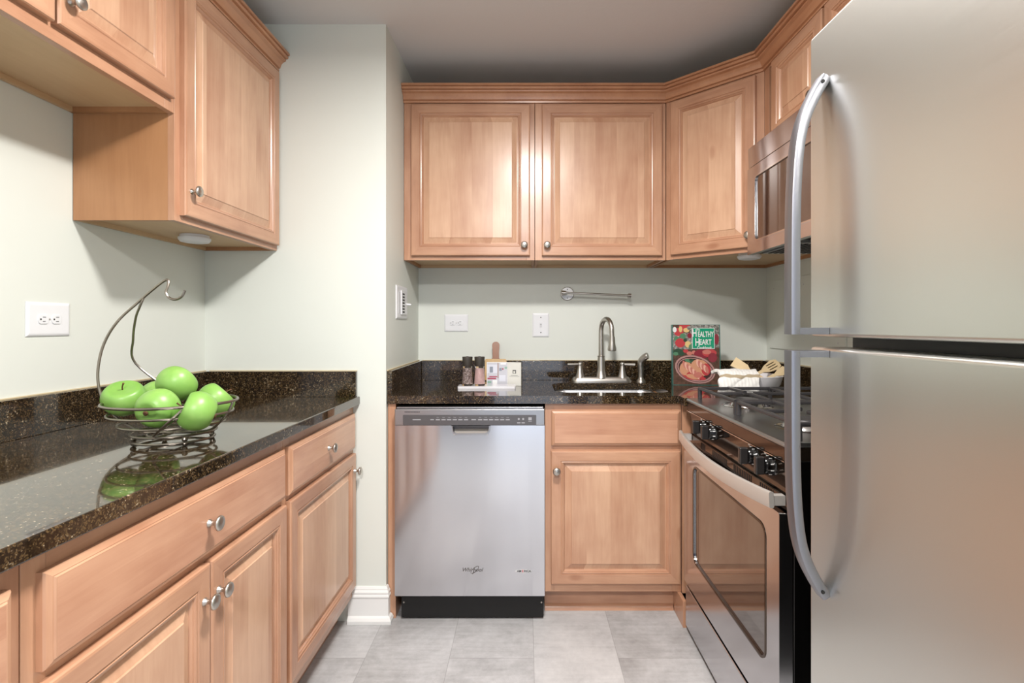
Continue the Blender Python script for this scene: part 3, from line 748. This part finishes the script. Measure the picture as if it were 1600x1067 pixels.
def towel_bar():
    r = thing('paper_towel_holder', 'brushed nickel paper towel bar on the back wall above the faucet', 'towel holder', (.218, YB-.0005, 1.369))
    MB().lathe([(0, 0), (.036, 0), (.036, .003), (.033, .005), (0, .005)], axis='-y', seg=32).build('wall_flange', M_nick, r, sharp=30)
    for zs in (.023, -.023): MB().lathe([(0, .005), (.0028, .005), (.0028, .007), (0, .007)], (0, 0, zs), '-y', 10).build('screw', M_mat, r)
    MB().tube([(-.008, -.005, 0), (-.012, -.055, 0)], .008, 14).build('arm', M_nick, r)
    yb = -.062
    MB().tube([(-.018, yb, .0015), (.318, yb, -.0135)], .0055, 14).build('bar', M_nick, r)
    for x0, x1, z in ((-.034, -.012, .0018), (.308, .324, -.0133)):
        MB().tube([(x0, yb, z), (x1, yb, z-.001)], .0115, 18).build('end_cap', M_nick, r, sharp=30)
towel_bar()
def access():
    r = thing('access_panel', 'flat wall-coloured access panel on the right wall above the bowl', 'panel', (0, 0, 0))
    MB().box(XR-.006, XR-.0005, 2.03, 2.665, 1.085, 1.43).build('cover', M_wall, r, bevel=.001)
    for yy, zz in ((2.62, 1.39), (2.62, 1.13), (2.34, 1.39), (2.34, 1.13), (2.08, 1.39), (2.08, 1.13)): MB().lathe([(0, 0), (.004, 0), (.003, .0015), (0, .0015)], (XR-.006, yy, zz), '-x', 12).build('screw', M_wht2, r)
access()
for x, y, lab in ((-1.165, 1.80, 'white round puck light under the tall left wall cabinet'), (.985, 2.26, 'white round puck light under the diagonal corner cabinet')):
    z = ZU+.014
    r = thing('puck_light', lab, 'light', (x, y, z))
    MB().lathe([(0, -.0005), (.045, -.0005), (.045, -.010), (0, -.010)], seg=36).build('housing', M_white, r)
    MB().lathe([(0, -.010), (.050, -.010), (.050, -.016), (.044, -.024), (.03, -.027), (0, -.027)], seg=36).build('lens', M_white, r, sharp=40)

# ------------------------------------------------------------------ apples and wire basket
BC = Vector((-.880, 1.275, ZC1))
def W3(px, py, D): s = FPX/D; return Vector(((px-822)/s, D, CH-(py-508)/s))
def basket():
    r = thing('wire_fruit_basket', 'wire fruit basket with banana hook holding apples on the left counter', 'basket', tuple(BC))
    R = .0029
    def ring(a, b, z, cx=0, cy=0, tip=0, rr=R, name='ring'):
        pts = []
        for k in range(56):
            t = 2*PI*k/56; q = 1+tip*max(0, math.cos(t))**6
            pts.append((cx+a*math.cos(t)*q, cy+b*math.sin(t), z))
        return MB().tube(pts, rr, 8, True).build(name, M_wire, r)
    ring(.143, .130, .100, -.003, 0, .06, .0034, 'rim'); ring(.133, .121, .073, -.002, 0, .05); ring(.113, .104, .048, 0, 0, .04)
    ring(.092, .086, .026, .004, 0); ring(.058, .05, .020, .004, 0); ring(.088, .080, .009, .004, 0, 0, .003, 'foot_ring')
    MB().tube([(-.084, 0, .022), (.092, 0, .022)], R, 8).build('bottom_wire', M_wire, r)
    MB().tube([(.004, -.075, .022), (.004, .075, .022)], R, 8).build('bottom_wire', M_wire, r)
    for a in (45, 135, 225, 315):
        c, s = math.cos(math.radians(a)), math.sin(math.radians(a))
        m = MB().lathe([(0, -.0068), (.005, -.0045), (.0068, 0), (.005, .0045), (0, .0068)], (.004+.087*c, .075*s, .0168), seg=14)
        m.lathe([(0, -.0065), (.005, -.0045), (.0066, 0), (.005, .0045), (0, .0065)], (.004+.087*c, .075*s, .0067), seg=14).build('foot', M_wire, r)
    def rib(a0, a1, q=1.0, name='rib'):
        out = []
        for k, (ra, rb, z) in enumerate(((.05, .045, .022), (.092, .086, .029), (.115, .106, .048), (.133, .121, .073), (.143, .130, .100))):
            az = math.radians(a1+(a0-a1)*(k/4)); out.append((ra*math.cos(az)*(1+(q-1)*k/4), rb*math.sin(az), z))
        return MB().tube(smooth(out, 6), R, 8).build(name, M_wire, r)
    rib(0, 0, 1.05); rib(312, 268); rib(48, 92)
    # main arm rising on the left and curling into the hook, in the x-z plane
    A = [W3(250, 684, 1.275), W3(205, 667, 1.275), W3(170, 641, 1.275), W3(156, 612, 1.275), W3(153, 578, 1.275), W3(162, 538, 1.28), W3(183, 503, 1.285), W3(215, 473, 1.29), W3(243, 449, 1.29),
         W3(258, 438, 1.29), W3(263, 439, 1.29), W3(262, 448, 1.285), W3(259, 457, 1.28), W3(264, 465, 1.28), W3(274, 468, 1.28), W3(284, 463, 1.28), W3(289, 454, 1.28)]
    MB().tube(smooth([p-BC for p in A], 6), .0031, 10).build('arm', M_wire, r)
    e = Vector((.143*math.cos(math.radians(118)), .130*math.sin(math.radians(118)), .100))
    A = [W3(224, 466, 1.29)-BC, W3(218, 480, 1.293)-BC, W3(212, 497, 1.305)-BC, W3(208, 530, 1.33)-BC, W3(212, 568, 1.355)-BC, e]
    MB().tube(smooth(A, 6), .0028, 10).build('support_arm', M_wire, r)
basket()
def apple_mat():
    t = NT('green_apple_skin'); tc = t.node('ShaderNodeTexCoord'); oi = t.node('ShaderNodeObjectInfo')
    n = t.noise(tc.outputs['Object'], 9, 4, .6); n2 = t.noise(tc.outputs['Object'], 160, 2)
    c = t.ramp([(.3, srgb(108, 156, 66)), (.6, srgb(128, 172, 84)), (.8, srgb(150, 188, 102))], n)
    t.link(c, t.b.inputs['Base Color']); t.set(Roughness=.38, Subsurface_Weight=.08); t.b.inputs['Subsurface Radius'].default_value = (.01, .012, .004)
    return t.mat
M_apple = apple_mat(); M_stem = plain('apple_stem', srgb(92, 58, 36), .7)
def apples():
    prof = []
    for k in range(25):
        t = PI*k/24                                   # 0 = bottom, pi = top
        rr = .0465*(math.sin(t)**.86)*(1+.05*math.cos(PI-t)); z = -.0415*math.cos(t)
        d = abs(math.cos(t))
        if math.cos(t) < 0: z -= .0150*max(0, (d-.62)/.38)**2.2
        else: z += .0075*max(0, (d-.86)/.14)**1.5
        prof.append((max(0, rr) if 0 < k < 24 else 0, z))
    specs = [((-.995, 1.268, 1.022), (30, 6, .2), 'green apple at the left of the basket with its stem up'),
             ((-.872, 1.212, 1.006), (-82, 0, 0), 'green apple at the front of the basket showing its dark calyx'),
             ((-.888, 1.300, 1.053), (-50, 24, 0), 'green apple lying on top of the others'),
             ((-.780, 1.215, .999), (34, -62, -.1), 'green apple at front right of the basket, stem towards its left'),
             ((-.824, 1.358, 1.003), (-30, 40, 0), 'green apple at the right, behind the front right apple'),
             ((-.980, 1.368, 1.010), (-40, -15, 0), 'green apple mostly hidden behind the topmost apple')]
    proto = None
    for i, (loc, (ax, ay, az), lab) in enumerate(specs):
        if proto is None:
            m = MB(); m.lathe(prof, seg=32)
            for j, v in enumerate(m.v):
                a = math.atan2(v[1], v[0]); s = 1+.018*math.cos(5*a)*(.4+abs(v[2])*12); m.v[j] = (v[0]*s, v[1]*s, v[2])
            o = m.build('apple', M_apple, sharp=80, weld=True)
            st = MB().tube(smooth([(0, 0, .022), (.001, 0, .034), (.005, .001, .046)], 4), [.0016]*7+[.002, .0025], 8).build('stem', M_stem, o)
            cx = MB().lathe([(0, -.0355), (.0045, -.0365), (.006, -.040), (.003, -.0415), (0, -.039)], seg=8).build('calyx', M_stem, o)
            proto = (o, st, cx)
        else:
            o = proto[0].copy(); COL.objects.link(o)
            for ch in proto[1:]:
                c = ch.copy(); COL.objects.link(c); c.parent = o
        o.location = loc; o.rotation_euler = (math.radians(ax), math.radians(ay), az)
        tag(o, lab, 'apple', 'green apples in the wire basket')
        s = 1.0; o.scale = (s, s, s)
apples()

# ------------------------------------------------------------------ small things on the back counter
tag(MB().slab(rrect(-.312, -.048, 2.325, 2.415, .008, 4), [], ZC1+.0003, ZC1+.011).build('serving_tray', M_cer, bevel=.003, seg=3), 'small flat white tray under the two grinders', 'tray')
def grinder(x, fill, lab):
    z = ZC1+.0114
    r = thing('spice_grinder', lab, 'grinder', (x, 2.362, z), 0)
    g = NT('grinder_glass'); g.set(Base_Color=(1, 1, 1, 1), Roughness=.03, Transmission_Weight=1.0, IOR=1.3)
    MB().lathe([(0, 0), (.0245, 0), (.0255, .003), (.0250, .010), (.0205, .082), (.0215, .086), (.0215, .0885), (0, .0885)], seg=28).build('glass_jar', g.mat, r, sharp=35)
    MB().lathe([(0, .008), (.0228, .008), (.0190, .080), (0, .080)], seg=24).build('contents', fill, r, sharp=35)
    MB().lathe([(0, .089), (.0205, .089), (.0215, .093), (.0240, .130), (.0235, .132), (.006, .132), (.006, .134), (0, .135)], seg=28).build('cap', plain('dark_brown_cap', srgb(58, 52, 46), .5), r, sharp=35)
t = NT('peppercorns'); tc = t.node('ShaderNodeTexCoord'); v = t.node('ShaderNodeTexVoronoi'); v.inputs['Scale'].default_value = 330; t.link(tc.outputs['Object'], v.inputs['Vector'])
sx = t.node('ShaderNodeSeparateColor'); t.link(v.outputs['Color'], sx.inputs[0]); t.link(t.ramp([(0, srgb(62, 48, 44)), (.45, srgb(136, 112, 104)), (.8, srgb(196, 180, 176))], sx.outputs[0]), t.b.inputs['Base Color'])
grinder(-.2705, t.mat, 'glass pepper grinder with dark cap filled with mixed peppercorns')
t2 = NT('pink_salt'); tc = t2.node('ShaderNodeTexCoord'); n = t2.noise(tc.outputs['Object'], 260, 3); t2.link(t2.ramp([(.3, srgb(206, 166, 164)), (.7, srgb(232, 200, 196))], n), t2.b.inputs['Base Color'])
grinder(-.2145, t2.mat, 'glass salt grinder with dark cap filled with pink salt')
def board():
    r = thing('cutting_board', 'small wooden paddle cutting board leaning on the granite behind the brochure', 'cutting board', (-.158, 2.655, ZC1+.0015)); r.rotation_euler = (math.radians(-8), 0, 0)
    MB().slab(rrect(-.056, .056, 0, .112, .008, 4), [], -.008, .008, 'y').build('board', wood('light_board_wood', 'z', srgb(176, 138, 86), srgb(206, 172, 118)), r, bevel=.002)
    out = [(.021, .1125), (.017, .118), (.0165, .15), (.019, .178)]+[(.019*math.cos(a), .186+.016*math.sin(a)) for a in [PI*k/10 for k in range(11)]]+[(-.019, .178), (-.0165, .15), (-.017, .118), (-.021, .1125)]
    MB().slab(out, [], -.0085, .0085, 'y').build('handle', wood('brown_handle_wood', 'z', srgb(116, 68, 34), srgb(150, 94, 54)), r, bevel=.003)
board()
def brochure():
    r = thing('brochure', 'open folded brochure with an interior photo standing behind the tray', 'brochure', (-.188, 2.445, ZC1+.0008))
    a = MB(); a.box(0, .1, 0, .001, 0, .112, 0)
    y = -.0004
    for (x0, x1, z0, z1, m) in ((.003, .097, .004, .108, 1), (.003, .05, .06, .10, 2), (.014, .03, .062, .09, 3), (.052, .056, .035, .108, 4), (.003, .045, .03, .037, 5), (.012, .05, .04, .045, 5),
                                (.06, .072, .07, .084, 3), (.074, .080, .075, .083, 5), (.06, .09, .02, .05, 2), (.004, .022, .012, .022, 6), (.028, .05, .006, .026, 7), (.066, .092, .10, .108, 7), (.086, .097, .08, .09, 6)):
        y -= .00006; a.box(x0, x1, y, 0, z0, z1, m)
    a.build('photo_panel', [M_lbl, plain('print_grey', srgb(196, 196, 204), .4), plain('print_pale', srgb(214, 216, 226), .4), plain('print_slate', srgb(140, 146, 158), .4), plain('print_brown', srgb(150, 118, 104), .4),
               plain('print_magenta', srgb(164, 60, 84), .4), plain('print_teal', srgb(140, 176, 160), .4), plain('print_white', srgb(240, 240, 240), .4)], r)
    b = MB(); b.box(0, .066, 0, .001, 0, .112, 0); b.box(.024, .041, -.0004, 0, .058, .075, 1)
    b.box(.028, .037, -.0006, 0, .060, .070, 0)
    b.box(.016, .049, -.0004, 0, .049, .0505, 1).box(.009, .057, -.0004, 0, .044, .0452, 1)
    o = b.build('text_panel', [plain('ivory_card', srgb(216, 215, 208), .6), plain('print_dark', srgb(90, 90, 88), .5)], r); o.location = (.1005, 0, 0); o.rotation_euler = (0, 0, math.radians(-14))
brochure()
def cookbook():
    D0 = 2.475; s = FPX/D0; X0 = (1051-822)/s; Wd = 74/s; H = .291
    r = thing('cookbook', 'cookbook with a green title square and a food plate on its cover', 'book', (X0, D0, ZC1+.0006)); r.rotation_euler = (math.radians(-2.5), 0, math.radians(-3))
    teal = plain('teal_cover', srgb(64, 112, 104), .35)
    MB().box(.003, Wd-.003, .003, .023, .003, H-.003).build('pages', plain('page_edges', srgb(222, 214, 196), .7), r)
    MB().box(0, Wd, .0235, .026, 0, H).box(0, .003, .0026, .0235, 0, H).build('back_cover', teal, r)
    def pm(n, c): return plain(n, srgb(*c), .3, 0, Coat_Weight=.3)
    t = NT('cover_brown_photo'); tc = t.node('ShaderNodeTexCoord'); n = t.noise(tc.outputs['Object'], 60, 5, .7)
    t.link(t.ramp([(.3, srgb(58, 40, 34)), (.7, srgb(112, 84, 70))], n), t.b.inputs['Base Color']); t.set(Roughness=.3)
    t3 = NT('cover_mixed_herbs'); tc = t3.node('ShaderNodeTexCoord'); n = t3.noise(tc.outputs['Object'], 90, 5, .8)
    t3.link(t3.ramp([(.35, srgb(48, 52, 46)), (.5, srgb(120, 118, 112)), (.62, srgb(196, 190, 184))], n), t3.b.inputs['Base Color'])
    mats = [teal, t.mat, pm('title_green', (12, 150, 112)), M_lbl, pm('tomato_red', (186, 66, 70)), pm('pepper_yellow', (220, 190, 130)), pm('leaf_green', (86, 132, 100)), pm('plate_rim', (176, 136, 132)),
            pm('plate_brown', (70, 46, 44)), pm('meat_pink', (196, 120, 108)), pm('meat_light', (226, 176, 158)), pm('herb_dark', (52, 78, 60)), pm('plum_red', (136, 44, 58)), t3.mat, pm('noodle_cream', (206, 150, 118))]
    c = MB(); c.box(0, Wd, 0, .0026, 0, H, 0)
    yk = [-.0001]
    u = lambda q: (q-152)/530*Wd; v = lambda q: H-(q-130)/660*H       # zoomed crop coordinates of the cover
    def sh(poly, m): yk[0] -= .00006; c.prism([(max(.002, min(Wd-.002, u(x))), max(.002, min(H-.002, v(y)))) for x, y in poly], yk[0], 0, 'y', m)
    def E(cx, cy, a, b, m, rot=0): sh(ell(cx, cy, a, b, 22, rot), m)
    sh([(160, 134), (672, 134), (672, 788), (160, 788)], 1)
    sh([(350, 134), (672, 134), (672, 380), (350, 400)], 13); sh([(160, 220), (380, 220), (380, 400), (160, 400)], 13)
    for q in ((290, 150, 62, 40, 4), (225, 210, 52, 46, 4), (310, 190, 34, 26, 5), (245, 180, 20, 34, 5), (180, 185, 22, 30, 3), (345, 165, 30, 22, 13), (270, 255, 34, 30, 6), (200, 285, 30, 26, 6), (240, 330, 56, 50, 4), (325, 345, 32, 36, 5),
              (360, 370, 26, 26, 6), (345, 250, 24, 30, 12), (295, 300, 20, 20, 11), (640, 290, 26, 60, 12), (215, 430, 56, 38, 11), (190, 450, 30, 20, 6), (250, 445, 36, 26, 11), (300, 420, 28, 20, 4), (340, 445, 30, 22, 9), (390, 435, 24, 22, 9),
              (480, 450, 90, 50, 12), (560, 440, 80, 44, 4), (595, 490, 50, 52, 12), (530, 430, 50, 24, 9), (450, 435, 34, 34, 12)): E(*q)
    E(400, 620, 226, 148, 7, .28); E(400, 622, 208, 132, 8, .28); E(400, 624, 200, 124, 7, .28); E(398, 620, 186, 112, 8, .28)
    E(330, 650, 110, 70, 4, .6); E(460, 600, 110, 84, 14, .5); E(300, 610, 70, 76, 14, .3); E(400, 690, 96, 42, 4, .2); E(380, 700, 80, 26, 14, .2); E(520, 620, 50, 66, 4, 0)
    for k in range(8): E(285+k*21, 570+k*17, 17, 46, 10 if k % 2 else 9, -.35)
    for k in range(6): E(430+k*20, 550+k*15, 17, 42, 9 if k % 2 else 10, -.2)
    E(430, 680, 48, 32, 9); E(330, 525, 44, 18, 6, .2); E(360, 520, 24, 18, 11); E(480, 720, 36, 16, 4)
    sh([(370, 165), (618, 165), (618, 395), (370, 395)], 3); sh([(376, 171), (612, 171), (612, 389), (376, 389)], 2)
    yt = yk[0]-.0003
    def T(s, cx, cy, size, sxx, sh_=0, b=.0004): c.text(s, size, FM(u(cx), yt, v(cy)), 3, .0002, sh_, sxx, b)
    T('The', 440, 186, .012, .8); T('H', 398, 226, .050, .62, 0, .0010); T('EALTHY', 520, 238, .037, .56, 0, .0008)
    T('H', 428, 326, .052, .60, 0, .0010); T('EART', 516, 324, .037, .66, 0, .0008); T('Cookbook', 500, 382, .017, .95, .3, .0004)
    c.build('front_cover', mats, r)
cookbook()
def bowl():
    cx, cy, z = .955, 2.165, ZC1+.0006
    r = tag(MB().lathe([(0, 0), (.06, 0), (.062, .004), (.085, .018), (.105, .042), (.112, .068), (.116, .078), (.1135, .0795), (.108, .068), (.100, .044), (.08, .023), (.05, .010), (0, .009)], seg=48, sx=1.06, sy=1).build('serving_bowl', M_cer, sharp=50),
            'white ceramic bowl holding wooden utensils on the corner of the counter', 'bowl'); r.location = (cx, cy, z)
    uw = wood('beech_utensil', 'x', srgb(196, 170, 128), srgb(226, 206, 168), coat=0)
    def flat(name, outline, holes, tip, butt, up, lab, cat, th=.005):
        tip, butt = Vector(tip), Vector(butt); ax = (tip-butt); Ln = ax.length; ax.normalize(); n = Vector(up); n = (n-ax*n.dot(ax)).normalized(); b = ax.cross(n)
        M = Matrix(((ax.x, b.x, n.x, butt.x), (ax.y, b.y, n.y, butt.y), (ax.z, b.z, n.z, butt.z), (0, 0, 0, 1)))
        o = MB().slab(outline(Ln), holes(Ln) if holes else [], -th/2, th/2).build(name, uw, bevel=.0012)
        o.matrix_world = M; return tag(o, lab, cat)
    hw = .0065
    sp = lambda L: [(0, -hw), (L-.075, -hw), (L-.060, -.022), (L-.004, -.028), (L, .024), (L-.058, .020), (L-.075, hw), (0, hw)]
    flat('wooden_spatula', sp, None, (.895, 2.215, 1.048), (1.035, 2.12, .950), (.15, -1, .45), 'flat wooden spatula sticking out of the white bowl to the left', 'spatula')
    fk = lambda L: [(0, -hw), (L-.10, -hw), (L-.075, -.017), (L-.03, -.025), (L-.004, -.018), (L, 0), (L-.004, .018), (L-.03, .025), (L-.075, .017), (L-.10, hw), (0, hw)]
    fh = lambda L: [rrect(L-.068, L-.018, y-.002, y+.002, .0018, 3) for y in (-.011, 0, .011)]
    flat('slotted_wooden_spoon', fk, fh, (1.085, 2.20, 1.043), (.890, 2.12, .965), (-.2, -1, .55), 'slotted wooden spoon lying across the white bowl towards the right', 'spoon')
    flat('wooden_spoon', lambda L: [(0, -hw), (L-.07, -hw), (L-.05, -.015), (L-.02, -.019), (L, 0), (L-.02, .019), (L-.05, .015), (L-.07, hw), (0, hw)], None, (1.105, 2.155, 1.022), (.925, 2.105, .950), (-.2, -1, .5), 'plain wooden spoon lowest in the white bowl', 'spoon')
    # folded towel over the left front of the rim
    t = NT('white_terry_towel'); tc = t.node('ShaderNodeTexCoord'); n = t.noise(tc.outputs['Object'], 240, 4, .7); t.set(Base_Color=srgb(232, 230, 226), Roughness=.9, Sheen_Weight=.3)
    w_ = t.node('ShaderNodeTexWave'); w_.inputs['Scale'].default_value = 22; w_.inputs['Distortion'].default_value = 3; t.link(tc.outputs['Object'], w_.inputs['Vector'])
    t.bump(t.math('ADD', n, t.math('MULTIPLY', w_.outputs['Fac'], .6)), .5, .003)
    tan = plain('tan_stripe', srgb(170, 154, 128), .9)
    path = smooth([(2.185, .995), (2.14, 1.004), (2.095, 1.012), (2.062, 1.006), (2.045, .985), (2.036, .960), (2.028, .936)], 5)
    path = [Vector((p[0], p[1])) for p in [Vector((a, b, 0)) for a, b in [(q[0], q[1]) for q in path]]] if False else [(q[0], q[1]) for q in path]
    nu, nv = 22, len(path); vs = []; fs = []; ms = []
    for j, (yy, zz) in enumerate(path):
        for i in range(nu+1):
            uu = i/nu; sk = -.034*(j/(nv-1)); wv = .0022*math.sin(uu*9+j*.4)+.0015*math.sin(uu*23+j)
            vs.append((.790+sk+.158*uu+.003*math.sin(j*.8), yy+wv-.006*(1-uu), zz+wv*.6-.002*uu))
    m = MB()
    for j in range(nv-1):
        for i in range(nu):
            k = j*(nu+1)+i; fs.append((k, k+1, k+nu+2, k+nu+1)); ms.append(1 if j in (nv-13, nv-14) else 0)
    m.add(vs, fs); m.m = ms
    o = m.build('folded_towel', [t.mat, tan], sharp=80); sd = o.modifiers.new('thick', 'SOLIDIFY'); sd.thickness = .013; sd.offset = 1
    bb = o.modifiers.new('round', 'BEVEL'); bb.width = .004; bb.segments = 3; bb.limit_method = 'ANGLE'; bb.angle_limit = 1.0
    tag(o, 'folded white towel with a tan stripe draped over the bowl rim', 'towel')
bowl()
